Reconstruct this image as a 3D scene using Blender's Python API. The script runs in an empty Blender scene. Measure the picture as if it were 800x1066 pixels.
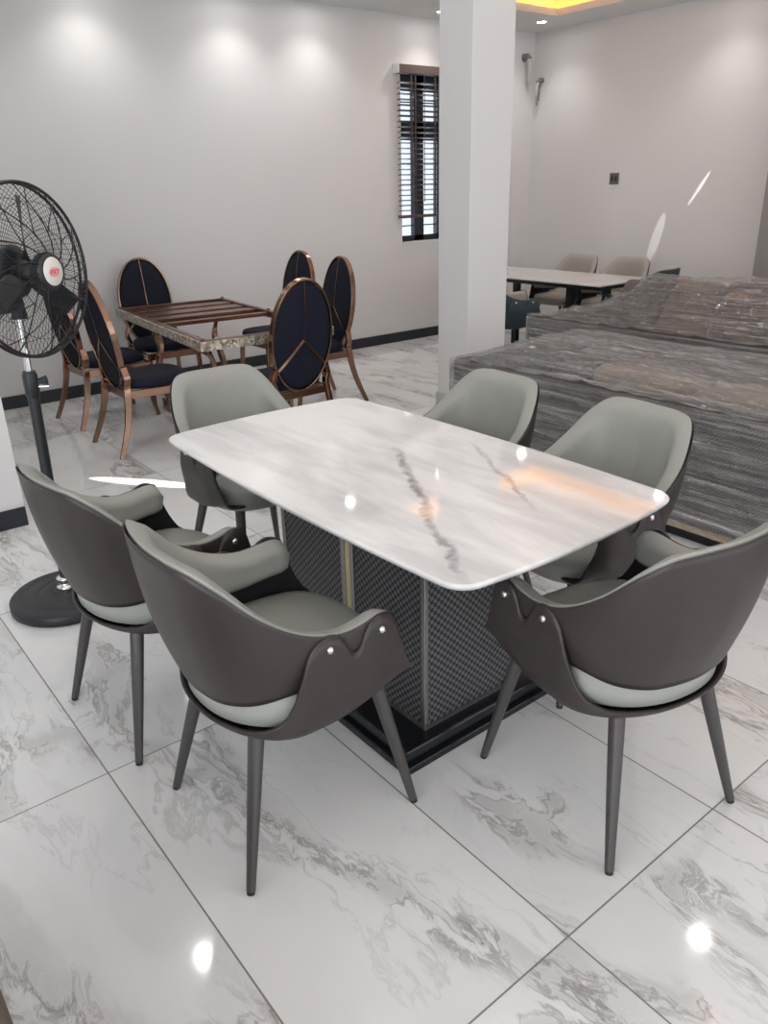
import bpy, bmesh, math, random
from mathutils import Vector, Matrix
random.seed(7)
PI = math.pi
SC = bpy.context.scene
COL = SC.collection
SC.view_settings.view_transform = 'Standard'
SC.view_settings.look = 'None'
SC.view_settings.exposure = 0.3

# ------------------------------------------------------------------ helpers
def V(*a): return Vector(a)
def lerp(a, b, t): return a + (b - a) * t
def sstep(a, b, x):
    t = max(0.0, min(1.0, (x - a) / (b - a))); return t * t * (3 - 2 * t)

class MB:
    """collects verts/faces of one mesh"""
    def __init__(s): s.v = []; s.f = []; s.sm = []
    def add(s, vs, fs, smooth=False):
        o = len(s.v); s.v += [tuple(q) for q in vs]
        s.f += [tuple(i + o for i in f) for f in fs]; s.sm += [smooth] * len(fs); return s
    def box(s, x0, x1, y0, y1, z0, z1):
        vs = [(x, y, z) for z in (z0, z1) for y in (y0, y1) for x in (x0, x1)]
        return s.add(vs, [(0, 2, 3, 1), (4, 5, 7, 6), (0, 1, 5, 4), (2, 6, 7, 3), (0, 4, 6, 2), (1, 3, 7, 5)])
    def grid(s, rows, closed_u=False, closed_v=False, smooth=True, flip=False):
        n, m = len(rows), len(rows[0]); vs = [p for r in rows for p in r]; fs = []
        for i in range(n if closed_u else n - 1):
            for j in range(m if closed_v else m - 1):
                a, b = i * m + j, i * m + (j + 1) % m
                c, d = ((i + 1) % n) * m + (j + 1) % m, ((i + 1) % n) * m + j
                fs.append((a, d, c, b) if flip else (a, b, c, d))
        return s.add(vs, fs, smooth)
    def lathe(s, prof, seg=32, c=(0, 0, 0), M=None, smooth=True):
        """prof: list of (r, z) ; axis +z"""
        M = M or Matrix.Identity(4); c = Vector(c); rows = []
        for r, z in prof:
            rows.append([c + (M @ V(max(r, 1e-5) * math.cos(2 * PI * k / seg), max(r, 1e-5) * math.sin(2 * PI * k / seg), z)) for k in range(seg)])
        return s.grid(rows, closed_v=True, smooth=smooth)
    def tube(s, pts, rad, seg=8, closed=False, flat=None, smooth=True, up=None):
        """sweep a circle (or an ellipse/rectangle via flat=(w,h)) along pts"""
        pts = [Vector(q) for q in pts]; n = len(pts)
        if not isinstance(rad, (list, tuple)): rad = [rad] * n
        rows = []; prev = None
        for i in range(n):
            a = pts[(i - 1) % n] if (closed or i > 0) else pts[0]
            b = pts[(i + 1) % n] if (closed or i < n - 1) else pts[-1]
            t = (b - a).normalized()
            if up is not None:
                x = Vector(up) - t * t.dot(Vector(up)); x.normalize()
            elif prev is None:
                r = V(0, 0, 1) if abs(t.z) < .9 else V(1, 0, 0); x = (r - t * t.dot(r)).normalized()
            else:
                x = (prev - t * t.dot(prev)).normalized()
            prev = x; y = t.cross(x)
            if flat:
                w, h = flat[0] * rad[i] / 2, flat[1] * rad[i] / 2
                rows.append([pts[i] + x * sx * w + y * sy * h for sx, sy in ((1, 1), (-1, 1), (-1, -1), (1, -1))])
            else:
                rows.append([pts[i] + (x * math.cos(2 * PI * k / seg) + y * math.sin(2 * PI * k / seg)) * rad[i] for k in range(seg)])
        m = len(rows[0])
        s.grid(rows, closed_u=closed, closed_v=True, smooth=smooth and not flat)
        if not closed:
            s.add(rows[0], [tuple(range(m))]); s.add(rows[-1], [tuple(reversed(range(m)))])
        return s
    def prism(s, poly, a0, a1, axis='z'):
        """extrude a 2D polygon"""
        def P(q, h):
            return {'z': (q[0], q[1], h), 'y': (q[0], h, q[1]), 'x': (h, q[0], q[1])}[axis]
        n = len(poly); vs = [P(q, a0) for q in poly] + [P(q, a1) for q in poly]
        fs = [tuple(range(n)), tuple(range(2 * n - 1, n - 1, -1))] + [(i, i + n, (i + 1) % n + n, (i + 1) % n) for i in range(n)]
        return s.add(vs, fs)
    def build(s, name, mat, parent=None, bevel=0, bseg=2, solid=None, subsurf=0, loc=None, kind=None, weld=False):
        me = bpy.data.meshes.new(name)
        me.from_pydata(s.v, [], s.f)
        bm = bmesh.new(); bm.from_mesh(me)
        if weld: bmesh.ops.remove_doubles(bm, verts=bm.verts, dist=1e-5)
        bmesh.ops.dissolve_degenerate(bm, dist=1e-6, edges=bm.edges)
        bmesh.ops.recalc_face_normals(bm, faces=bm.faces)
        bm.to_mesh(me); bm.free()
        if any(s.sm) and len(me.polygons):
            allsm = all(s.sm)
            if allsm or len(me.polygons) != len(s.sm):
                me.polygons.foreach_set('use_smooth', [True] * len(me.polygons))
            else:
                me.polygons.foreach_set('use_smooth', s.sm)
        me.materials.append(mat)
        o = bpy.data.objects.new(name, me); COL.objects.link(o)
        if parent: o.parent = parent
        if loc: o.location = loc
        if solid:
            m = o.modifiers.new('Solid', 'SOLIDIFY'); m.thickness = solid; m.offset = 0
        if bevel:
            m = o.modifiers.new('Bevel', 'BEVEL'); m.width = bevel; m.segments = bseg; m.limit_method = 'ANGLE'; m.angle_limit = math.radians(40)
        if subsurf:
            m = o.modifiers.new('Sub', 'SUBSURF'); m.levels = subsurf; m.render_levels = subsurf
        if kind: o['kind'] = kind
        me.update()
        return o

def thing(name, label, cat, loc=(0, 0, 0), rz=0, group=None):
    o = bpy.data.objects.new(name, None); COL.objects.link(o)
    o.empty_display_size = .1
    o.location = loc; o.rotation_euler = (0, 0, rz)
    return tag(o, label, cat, group)
def tag(o, label, cat, group=None):
    o['label'] = label; o['category'] = cat
    if group: o['group'] = group
    return o
def dup(root, loc, rz, label, group=None):
    r = root.copy(); COL.objects.link(r); r.location = loc; r.rotation_euler = (0, 0, rz); r['label'] = label
    if group: r['group'] = group
    def kids(src, dst):
        for ch in list(src.children):
            c = ch.copy(); COL.objects.link(c); c.parent = dst; kids(ch, c)
    kids(root, r); return r

def cr(keys, t):
    """Catmull-Rom through keys [(t, (vals..)),..]"""
    if t <= keys[0][0]: return keys[0][1]
    if t >= keys[-1][0]: return keys[-1][1]
    for i in range(len(keys) - 1):
        if keys[i][0] <= t <= keys[i + 1][0]: break
    t0, p1 = keys[i]; t1, p2 = keys[i + 1]
    def tan(j):
        a = keys[max(j - 1, 0)]; b = keys[min(j + 1, len(keys) - 1)]
        return [(q - p) / (b[0] - a[0]) for p, q in zip(a[1], b[1])]
    m1, m2 = tan(i), tan(i + 1); h = t1 - t0; u = (t - t0) / h
    h00 = 2 * u**3 - 3 * u**2 + 1; h10 = u**3 - 2 * u**2 + u; h01 = -2 * u**3 + 3 * u**2; h11 = u**3 - u**2
    return tuple(h00 * a + h10 * h * b + h01 * c + h11 * h * d for a, b, c, d in zip(p1, m1, p2, m2))
def mono(keys, t):
    """monotone piecewise smoothstep-free cubic (Fritsch-Carlson lite) for 1D"""
    if t <= keys[0][0]: return keys[0][1]
    if t >= keys[-1][0]: return keys[-1][1]
    n = len(keys); d = [(keys[i + 1][1] - keys[i][1]) / (keys[i + 1][0] - keys[i][0]) for i in range(n - 1)]
    m = [d[0]] + [0 if d[i - 1] * d[i] <= 0 else 2 * d[i - 1] * d[i] / (d[i - 1] + d[i]) for i in range(1, n - 1)] + [d[-1]]
    for i in range(n - 1):
        if keys[i][0] <= t <= keys[i + 1][0]: break
    h = keys[i + 1][0] - keys[i][0]; u = (t - keys[i][0]) / h
    return ((2 * u**3 - 3 * u**2 + 1) * keys[i][1] + (u**3 - 2 * u**2 + u) * h * m[i]
            + (-2 * u**3 + 3 * u**2) * keys[i + 1][1] + (u**3 - u**2) * h * m[i + 1])

# ------------------------------------------------------------------ materials
class NT:
    def __init__(s, name):
        s.m = bpy.data.materials.new(name); s.m.use_nodes = True; s.t = s.m.node_tree; s.t.nodes.clear()
        s.out = s.n('ShaderNodeOutputMaterial')
    def n(s, typ, **kw):
        nd = s.t.nodes.new(typ)
        for k, v in kw.items():
            if k == 'ins':
                for i, val in v.items():
                    if hasattr(val, 'is_output') or isinstance(val, bpy.types.NodeSocket): s.t.links.new(val, nd.inputs[i])
                    else: nd.inputs[i].default_value = val
            else: setattr(nd, k, v)
        return nd
    def l(s, a, b): s.t.links.new(a, b)
    def math(s, op, a, b=None, c=None):
        ins = {0: a}
        if b is not None: ins[1] = b
        if c is not None: ins[2] = c
        return s.n('ShaderNodeMath', operation=op, ins=ins).outputs[0]
    def ramp(s, fac, stops, interp='LINEAR'):
        nd = s.n('ShaderNodeValToRGB', ins={0: fac}); r = nd.color_ramp; r.interpolation = interp
        while len(r.elements) > 1: r.elements.remove(r.elements[-1])
        r.elements[0].position = stops[0][0]; r.elements[0].color = col4(stops[0][1])
        for p, c in stops[1:]:
            e = r.elements.new(p); e.color = col4(c)
        return nd.outputs[0]
    def noise(s, vec, scale, detail=4, rough=.5, dist=0.0):
        return s.n('ShaderNodeTexNoise', ins={'Vector': vec, 'Scale': scale, 'Detail': detail, 'Roughness': rough, 'Distortion': dist})
    def mix(s, fac, a, b, blend='MIX'):
        nd = s.n('ShaderNodeMix', data_type='RGBA', blend_type=blend)
        for i, val in ((0, fac), (6, a), (7, b)):
            if isinstance(val, bpy.types.NodeSocket): s.l(val, nd.inputs[i])
            else: nd.inputs[i].default_value = val if i == 0 else col4(val)
        return nd.outputs[2]
    def bsdf(s, color, rough=.5, metal=0, bump=None, bstr=.2, bdist=.01, spec=.5, coat=0, normal=None):
        b = s.n('ShaderNodeBsdfPrincipled')
        for k, val in (('Base Color', color), ('Roughness', rough), ('Metallic', metal)):
            if isinstance(val, bpy.types.NodeSocket): s.l(val, b.inputs[k])
            else: b.inputs[k].default_value = col4(val) if k == 'Base Color' else val
        b.inputs['Specular IOR Level'].default_value = spec
        if coat: b.inputs['Coat Weight'].default_value = coat; b.inputs['Coat Roughness'].default_value = .05
        if bump is not None:
            bp = s.n('ShaderNodeBump', ins={'Height': bump, 'Strength': bstr, 'Distance': bdist}); s.l(bp.outputs[0], b.inputs['Normal'])
        s.l(b.outputs[0], s.out.inputs[0]); return b
def col4(c):
    if isinstance(c, (int, float)): return (c, c, c, 1)
    return tuple(c) + (1,) if len(c) == 3 else tuple(c)
def srgb(r, g, b):
    f = lambda c: (c / 12.92 if c <= .04045 else ((c + .055) / 1.055) ** 2.4)
    return (f(r / 255), f(g / 255), f(b / 255))
def obj_co(t): return t.n('ShaderNodeTexCoord').outputs['Object']

def plain(name, c, rough=.5, metal=0, nscale=40, var=.06, bstr=.05, spec=.5, coat=0):
    t = NT(name); co = obj_co(t); nz = t.noise(co, nscale, 3)
    hi = tuple(min(1, x * (1 + var)) for x in c); lo = tuple(x * (1 - var) for x in c)
    t.bsdf(t.ramp(nz.outputs[0], [(.3, lo), (.7, hi)]), rough, metal, nz.outputs[0], bstr, .002, spec, coat)
    return t.m

def mat_wall(name, c, var=.03):
    t = NT(name); co = obj_co(t); a = t.noise(co, .9, 3); b = t.noise(co, 60, 3)
    colr = t.ramp(a.outputs[0], [(.3, tuple(x * (1 - var) for x in c)), (.7, c)])
    t.bsdf(colr, .55, 0, b.outputs[0], .04, .003, .3); return t.m

def mat_floor():
    t = NT('floor_marble_tile'); co = obj_co(t)
    sep = t.n('ShaderNodeSeparateXYZ', ins={0: co})
    gx = t.math('DIVIDE', t.math('SUBTRACT', sep.outputs[0], 0.4731), 0.6)
    gy = t.math('DIVIDE', t.math('SUBTRACT', sep.outputs[1], 1.9366), 1.2)
    fx, fy = t.math('FLOOR', gx), t.math('FLOOR', gy)
    rx, ry = t.math('FRACT', gx), t.math('FRACT', gy)
    dx = t.math('MULTIPLY', t.math('MINIMUM', rx, t.math('SUBTRACT', 1.0, rx)), .6)
    dy = t.math('MULTIPLY', t.math('MINIMUM', ry, t.math('SUBTRACT', 1.0, ry)), 1.2)
    d = t.math('MINIMUM', dx, dy)
    grout = t.math('LESS_THAN', d, .0021)
    cell = t.n('ShaderNodeCombineXYZ', ins={0: fx, 1: fy, 2: 0.0})
    wn = t.n('ShaderNodeTexWhiteNoise', noise_dimensions='3D', ins={'Vector': cell.outputs[0]})
    off = t.n('ShaderNodeVectorMath', operation='MULTIPLY', ins={0: wn.outputs['Color'], 1: (2.9, 17.3, 7.7)})
    # local tile coordinate, rotated so that veins run diagonally along the tile
    loc = t.n('ShaderNodeVectorMath', operation='ADD', ins={0: co, 1: off.outputs[0]})
    rot = t.n('ShaderNodeMapping', ins={'Vector': loc.outputs[0], 'Rotation': (0, 0, math.radians(-12)), 'Scale': (1.0, .36, 1.0)})
    warp = t.noise(rot.outputs[0], 2.2, 5, .55)
    wv = t.n('ShaderNodeVectorMath', operation='MULTIPLY_ADD', ins={0: warp.outputs['Color'], 1: (.55, .55, .0), 2: rot.outputs[0]})
    big = t.noise(wv.outputs[0], 1.55, 2, .5)          # where the bands run
    band = t.ramp(t.math('ABSOLUTE', t.math('SUBTRACT', big.outputs[0], .5)), [(.0, 1), (.02, .9), (.04, .22), (.075, 0)])
    fine = t.noise(wv.outputs[0], 7.0, 8, .66, .6)
    streak = t.ramp(t.math('ABSOLUTE', t.math('SUBTRACT', fine.outputs[0], .5)), [(0, 1), (.012, .75), (.035, .15), (.07, 0)])
    blot = t.ramp(fine.outputs[0], [(.47, 0), (.56, .8)])
    v1 = t.math('MULTIPLY', band, t.math('MAXIMUM', t.math('MULTIPLY', streak, .9), t.math('MULTIPLY', blot, .46)))
    halo = t.ramp(t.math('ABSOLUTE', t.math('SUBTRACT', big.outputs[0], .5)), [(.0, 1), (.13, 0)])
    thin = t.noise(wv.outputs[0], 3.4, 9, .62, .3)
    v2 = t.math('MULTIPLY', t.ramp(t.math('ABSOLUTE', t.math('SUBTRACT', thin.outputs[0], .52)), [(0, 1), (.006, .6), (.016, 0)]), t.math('MULTIPLY_ADD', halo, .45, .12))
    v = t.math('MINIMUM', t.math('ADD', v1, v2), 1.0)
    cloud = t.noise(loc.outputs[0], 1.3, 3)
    base = t.ramp(cloud.outputs[0], [(.3, srgb(217, 218, 219)), (.7, srgb(232, 232, 231))])
    vein = t.mix(v, base, srgb(160, 158, 156))
    colr = t.mix(grout, vein, srgb(128, 124, 118))
    rough = t.math('MULTIPLY_ADD', grout, .5, .07)
    t.bsdf(colr, rough, 0, t.math('SUBTRACT', 1.0, grout), .25, .001, .5)
    return t.m

def mat_tabletop():
    t = NT('table_marble'); co = obj_co(t)
    rot = t.n('ShaderNodeMapping', ins={'Vector': co, 'Rotation': (0, 0, math.radians(27)), 'Scale': (1.0, .22, 1.0), 'Location': (.07, .11, .3)})
    w = t.noise(rot.outputs[0], 3.0, 4, .5)
    wv = t.n('ShaderNodeVectorMath', operation='MULTIPLY_ADD', ins={0: w.outputs['Color'], 1: (.16, .16, .1), 2: rot.outputs[0]})
    a = t.noise(wv.outputs[0], 5.0, 6, .6)
    soft = t.ramp(a.outputs[0], [(.44, 0), (.58, .5), (.76, .8)])
    b = t.noise(wv.outputs[0], 2.6, 3, .5)
    # the one dark vein across the middle, broken up
    sp = t.n('ShaderNodeSeparateXYZ', ins={0: co}); n2 = t.noise(co, 5, 6, .6)
    n3 = t.noise(co, 24, 6, .7)
    def vein(x0, y0, dx, dy, wob, wd, lo, hi):
        L = math.hypot(dx, dy); nx, ny = dy / L, -dx / L
        q = t.math('ADD', t.math('MULTIPLY', t.math('SUBTRACT', sp.outputs[0], x0), nx), t.math('MULTIPLY', t.math('SUBTRACT', sp.outputs[1], y0), ny))
        q = t.math('ADD', q, t.math('MULTIPLY', t.math('SUBTRACT', n2.outputs[0], .5), wob))
        q = t.math('ADD', q, t.math('MULTIPLY', t.math('SUBTRACT', n3.outputs[0], .5), wob * .45))
        f = t.ramp(t.math('ABSOLUTE', q), [(0, 1), (wd * .4, .8), (wd, 0)])
        along = t.math('ADD', t.math('MULTIPLY', t.math('SUBTRACT', sp.outputs[0], x0), dx / L), t.math('MULTIPLY', t.math('SUBTRACT', sp.outputs[1], y0), dy / L))
        m = t.ramp(t.math('MULTIPLY_ADD', along, .5, .5), [(lo, 0), (lo + .06, 1), (hi - .05, 1), (hi, 0)])
        return t.math('MULTIPLY', t.math('MULTIPLY', f, m), t.ramp(n3.outputs[0], [(.35, .35), (.6, 1)]))
    v = vein(-.14, -.33, .45, .75, .09, .018, .26, .76)
    v2 = vein(.20, -.28, .40, .75, .08, .012, .33, .66)
    v = t.math('MAXIMUM', v, t.math('MULTIPLY', v2, .7))
    base = t.mix(soft, srgb(240, 240, 239), srgb(178, 176, 179))
    c = t.mix(t.math('MULTIPLY', v, .8), base, srgb(112, 104, 110))
    t.bsdf(c, .05, 0, None, spec=.5, coat=.4); return t.m

def mat_weave(name, a, b, sc, rot=0.0, rough=.6, spec=.4):
    t = NT(name); co = obj_co(t)
    mp = t.n('ShaderNodeMapping', ins={'Vector': co, 'Rotation': (0, rot, rot), 'Location': (.0031, .0037, .0033)})
    ch = t.n('ShaderNodeTexChecker', ins={'Vector': mp.outputs[0], 'Color1': col4(a), 'Color2': col4(b), 'Scale': sc})
    nz = t.noise(co, 14, 3)
    c = t.mix(.35, ch.outputs[0], t.ramp(nz.outputs[0], [(.3, .55), (.7, 1.0)]), 'MULTIPLY')
    t.bsdf(c, rough, 0, ch.outputs[1], .3, .002, spec); return t.m

def mat_film():
    t = NT('clear_stretch_film'); co = obj_co(t)
    mp = t.n('ShaderNodeMapping', ins={'Vector': co, 'Rotation': (math.radians(3), 0, math.radians(7)), 'Scale': (16.0, .35, 30.0)})
    n = t.noise(mp.outputs[0], 2.2, 5, .55, .0)
    mp2 = t.n('ShaderNodeMapping', ins={'Vector': co, 'Rotation': (math.radians(-3), 0, math.radians(-16)), 'Scale': (12.0, .6, 16.0)})
    n2 = t.noise(mp2.outputs[0], 2.5, 5, .55, .1)
    h = t.math('ADD', n.outputs[0], n2.outputs[0])
    bp = t.n('ShaderNodeBump', ins={'Height': h, 'Strength': .9, 'Distance': .045})
    gl = t.n('ShaderNodeBsdfGlossy', ins={'Color': (1, 1, 1, 1), 'Roughness': .09, 'Normal': bp.outputs[0]})
    df = t.n('ShaderNodeBsdfDiffuse', ins={'Color': (.55, .54, .54, 1), 'Normal': bp.outputs[0]})
    tr = t.n('ShaderNodeBsdfTransparent', ins={'Color': (.97, .97, .97, 1)})
    s1 = t.ramp(n.outputs[0], [(.44, 0), (.62, .30), (.76, .5)])
    m0 = t.n('ShaderNodeMixShader', ins={0: t.math('MULTIPLY_ADD', s1, .7, .12), 1: tr.outputs[0], 2: df.outputs[0]})
    lw = t.n('ShaderNodeFresnel', ins={'IOR': 1.5, 'Normal': bp.outputs[0]})
    s2 = t.ramp(n2.outputs[0], [(.48, 0), (.62, .35), (.74, .9)])
    fac = t.math('MINIMUM', t.math('ADD', t.math('MULTIPLY', lw.outputs[0], .8), t.math('MULTIPLY', s2, .5)), .8)
    m1 = t.n('ShaderNodeMixShader', ins={0: fac, 1: m0.outputs[0], 2: gl.outputs[0]})
    t.l(m1.outputs[0], t.out.inputs[0]); return t.m

def mat_emit(name, c, s):
    t = NT(name); e = t.n('ShaderNodeEmission', ins={0: col4(c), 1: s}); t.l(e.outputs[0], t.out.inputs[0]); return t.m

def mat_mosaic():
    t = NT('shell_mosaic'); co = obj_co(t)
    vo = t.n('ShaderNodeTexVoronoi', feature='F1', ins={'Vector': co, 'Scale': 65.0})
    c = t.ramp(vo.outputs['Color'], [(.1, srgb(96, 84, 72)), (.5, srgb(160, 148, 132)), (.9, srgb(214, 206, 192))])
    t.bsdf(c, .3, .25, vo.outputs['Distance'], .3, .002); return t.m

def mat_glass():
    t = NT('window_glass'); g = t.n('ShaderNodeBsdfGlossy', ins={'Roughness': .02}); tr = t.n('ShaderNodeBsdfTransparent', ins={'Color': (.93, .96, 1, 1)})
    m = t.n('ShaderNodeMixShader', ins={0: .06, 1: tr.outputs[0], 2: g.outputs[0]}); t.l(m.outputs[0], t.out.inputs[0]); return t.m

M = {}
M['wall'] = mat_wall('white_wall_paint', srgb(226, 225, 225))
M['ceil'] = mat_wall('white_ceiling_paint', srgb(226, 225, 224))
M['pier'] = mat_wall('darker_wall_tone', srgb(150, 146, 143))  # darker grey tone than the other walls, for the right pier
M['base'] = plain('dark_skirting_tile', srgb(40, 43, 50), .3, 0, 20)
M['skirt'] = plain('grey_skirting_tile', srgb(196, 196, 196), .25, 0, 8)
M['floor'] = mat_floor()
M['top'] = mat_tabletop()
M['brown'] = plain('dark_brown_leather', srgb(54, 47, 46), .42, 0, 260, .08, .12, .45)
M['grey'] = plain('sage_grey_leather', srgb(152, 154, 148), .42, 0, 240, .04, .10, .4)
M['black_in'] = plain('black_under_fabric', srgb(22, 21, 23), .7, 0, 120)
M['leg'] = plain('gunmetal_leg', srgb(84, 82, 81), .38, .55, 60, .05)
M['foot'] = plain('black_rubber', srgb(30, 30, 31), .6, 0, 60)
M['chrome'] = plain('chrome', srgb(225, 225, 225), .12, 1, 30, .02, .0)
M['steel'] = plain('brushed_grey_frame', srgb(150, 148, 145), .3, .85, 60, .06)
M['goldstrip'] = plain('pale_gold_strip', srgb(205, 190, 150), .25, .9, 60, .05)
M['weave'] = mat_weave('black_grey_weave', srgb(22, 22, 26), srgb(104, 104, 108), 80.0, 0.0, .45, .5)
M['plinth'] = plain('black_gloss_lacquer', srgb(20, 22, 27), .22, 0, 20)
M['navy'] = plain('navy_velvet', srgb(22, 25, 40), .75, 0, 150, .2, .1, .25)
M['gold'] = plain('rose_gold_metal', srgb(152, 121, 103), .2, 1, 9, .12, .02)
M['bronze'] = plain('bronze_gold_bar', srgb(118, 86, 69), .3, .85, 9, .2)
M['mosaic'] = mat_mosaic()
M['fan'] = plain('black_fan_plastic', srgb(34, 36, 40), .45, 0, 60)
M['wire'] = plain('black_wire', srgb(30, 31, 34), .4, .3, 60)
M['badge'] = plain('white_badge', srgb(222, 220, 214), .35, 0, 30, .02)
M['red'] = plain('red_print', srgb(190, 40, 45), .5, 0, 30, .02)
M['pink'] = plain('pale_red_print', srgb(232, 170, 170), .5, 0, 30, .02)
M['sofa'] = mat_weave('grey_check_upholstery', srgb(92, 86, 85), srgb(128, 122, 119), 105.0, 0.0, .85, .2)
M['sofa_dark'] = mat_weave('charcoal_check_upholstery', srgb(74, 70, 70), srgb(118, 113, 112), 75.0, 0.0, .85, .2)
M['pillow_beige'] = plain('beige_cushion_fabric', srgb(176, 160, 143), .85, 0, 90, .08, .2, .2)
M['pillow_brown'] = plain('taupe_cushion_fabric', srgb(112, 98, 91), .85, 0, 90, .1, .2, .2)
M['pillow_light'] = plain('light_taupe_fabric', srgb(136, 122, 112), .85, 0, 90, .1, .2, .2)
M['pillow_grey'] = mat_weave('grey_cushion_weave', srgb(84, 82, 84), srgb(126, 124, 124), 90.0, 0.3, .85, .2)
M['film'] = mat_film()
M['brass'] = plain('brass_trim', srgb(196, 158, 90), .25, .9, 30, .06)
M['beige'] = plain('warm_grey_leather', srgb(164, 160, 152), .5, 0, 240, .04, .1, .4)
M['teal'] = plain('dark_teal_leather', srgb(54, 68, 74), .5, 0, 240, .06, .1, .4)
M['white_top'] = plain('white_marble_top', srgb(226, 225, 222), .1, 0, 4, .04, .0)
M['blind'] = plain('dark_brown_slats', srgb(70, 62, 60), .5, 0, 60)
M['blindrail'] = plain('brown_headrail', srgb(96, 84, 80), .5, 0, 60)
M['frame'] = plain('black_window_frame', srgb(46, 52, 66), .45, 0, 60)
M['glass'] = mat_glass()
M['white'] = plain('white_plastic', srgb(230, 230, 228), .4, 0, 60, .02)
M['socket'] = plain('bronze_socket_plate', srgb(112, 104, 98), .35, .5, 40)
M['pipe'] = plain('grey_pipe_wrap', srgb(120, 120, 118), .6, 0, 90, .2, .3)
M['pvc'] = plain('white_pipe_wrap', srgb(196, 194, 190), .6, 0, 90, .12, .3)
M['led'] = mat_emit('warm_led_strip', (1.0, .40, .04), 13)
M['lamp'] = mat_emit('downlight_diffuser', (1.0, .98, .95), 45)

# ------------------------------------------------------------------ camera
F_, PIT, ROL, YAW, CH = 812.075, 0.3959912, -0.0259549, 0.6661653, 1.56144
fwd = V(math.sin(YAW) * math.cos(PIT), math.cos(YAW) * math.cos(PIT), -math.sin(PIT))
r0 = V(math.cos(YAW), -math.sin(YAW), 0); u0 = r0.cross(fwd)
cc, ss = math.cos(ROL), math.sin(ROL)
rr = r0 * cc + u0 * ss; uu = u0 * cc - r0 * ss
cd = bpy.data.cameras.new('camera'); cam = bpy.data.objects.new('camera', cd); COL.objects.link(cam)
cd.sensor_fit = 'VERTICAL'; cd.sensor_height = 36.0; cd.lens = F_ / 1066 * 36.0; cd.clip_start = .02
Rm = Matrix((rr, uu, -fwd)).transposed().to_4x4()
cam.matrix_world = Matrix.Translation((0, 0, CH)) @ Rm
SC.camera = cam

# ------------------------------------------------------------------ room
X0, X1, Y0, Y1, H = -3.2, 7.42, -3.6, 6.57, 3.04
def struct(name, mb, mat, bevel=0):
    o = mb.build(name, mat, None, bevel=bevel, kind='structure'); return o
struct('floor', MB().box(X0 - .2, X1 + .2, Y0 - .2, Y1 + .2, -.1, 0), M['floor'])
# back wall with a window hole
WX0, WX1, WZ0, WZ1 = 5.50, 6.62, 1.02, 2.62
b = MB(); T = .22
b.box(X0 - .2, WX0, Y1, Y1 + T, 0, 3.5); b.box(WX1, X1 + .2, Y1, Y1 + T, 0, 3.5)
b.box(WX0, WX1, Y1, Y1 + T, 0, WZ0); b.box(WX0, WX1, Y1, Y1 + T, WZ1, 3.5)
struct('wall_back', b, M['wall'])
struct('wall_right', MB().box(X1, X1 + .2, Y0, Y1, 0, 3.5), M['wall'])
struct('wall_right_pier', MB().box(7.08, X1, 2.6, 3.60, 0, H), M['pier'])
struct('wall_left', MB().box(X0 - .2, X0, Y0, Y1, 0, 3.5), M['wall'])
struct('wall_left_return', MB().box(X0, .845, 4.04, 4.26, 0, H), M['wall'])
# shopfront wall behind the viewer: a wide glazed opening
b = MB(); b.box(X0 - .2, -2.6, Y0 - .2, Y0, 0, 3.5); b.box(6.2, X1 + .2, Y0 - .2, Y0, 0, 3.5); b.box(-2.6, 6.2, Y0 - .2, Y0, 2.7, 3.5)
struct('wall_front', b, M['wall'])
# baseboards
b = MB()
x = X0
while x < X1:
    b.box(x + .0015, min(x + .6, X1) - .0015, Y1 - .012, Y1, 0, .10); x += .6
struct('baseboard_back', b, M['base'], .002)
b = MB(); b.box(X0, .845, 4.028, 4.04, 0, .1); struct('baseboard_left', b, M['base'], .002)
struct('baseboard_right', MB().box(X1 - .012, X1, 3.60, Y1 - .012, 0, .1), M['base'], .002)
# square column in the middle of the room
CX0, CX1, CY0, CY1 = 3.96, 4.345, 4.02, 4.33
struct('wall_column', MB().box(CX0, CX1, CY0, CY1, 0, H), M['wall'], .004)
b = MB(); b.box(CX0 - .012, CX1 + .012, CY0 - .012, CY0, 0, .1); b.box(CX0 - .012, CX0, CY0, CY1 + .012, 0, .1)
b.box(CX1, CX1 + .012, CY0, CY1 + .012, 0, .1); b.box(CX0, CX1, CY1, CY1 + .012, 0, .1)
struct('baseboard_column', b, M['skirt'], .002)
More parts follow.
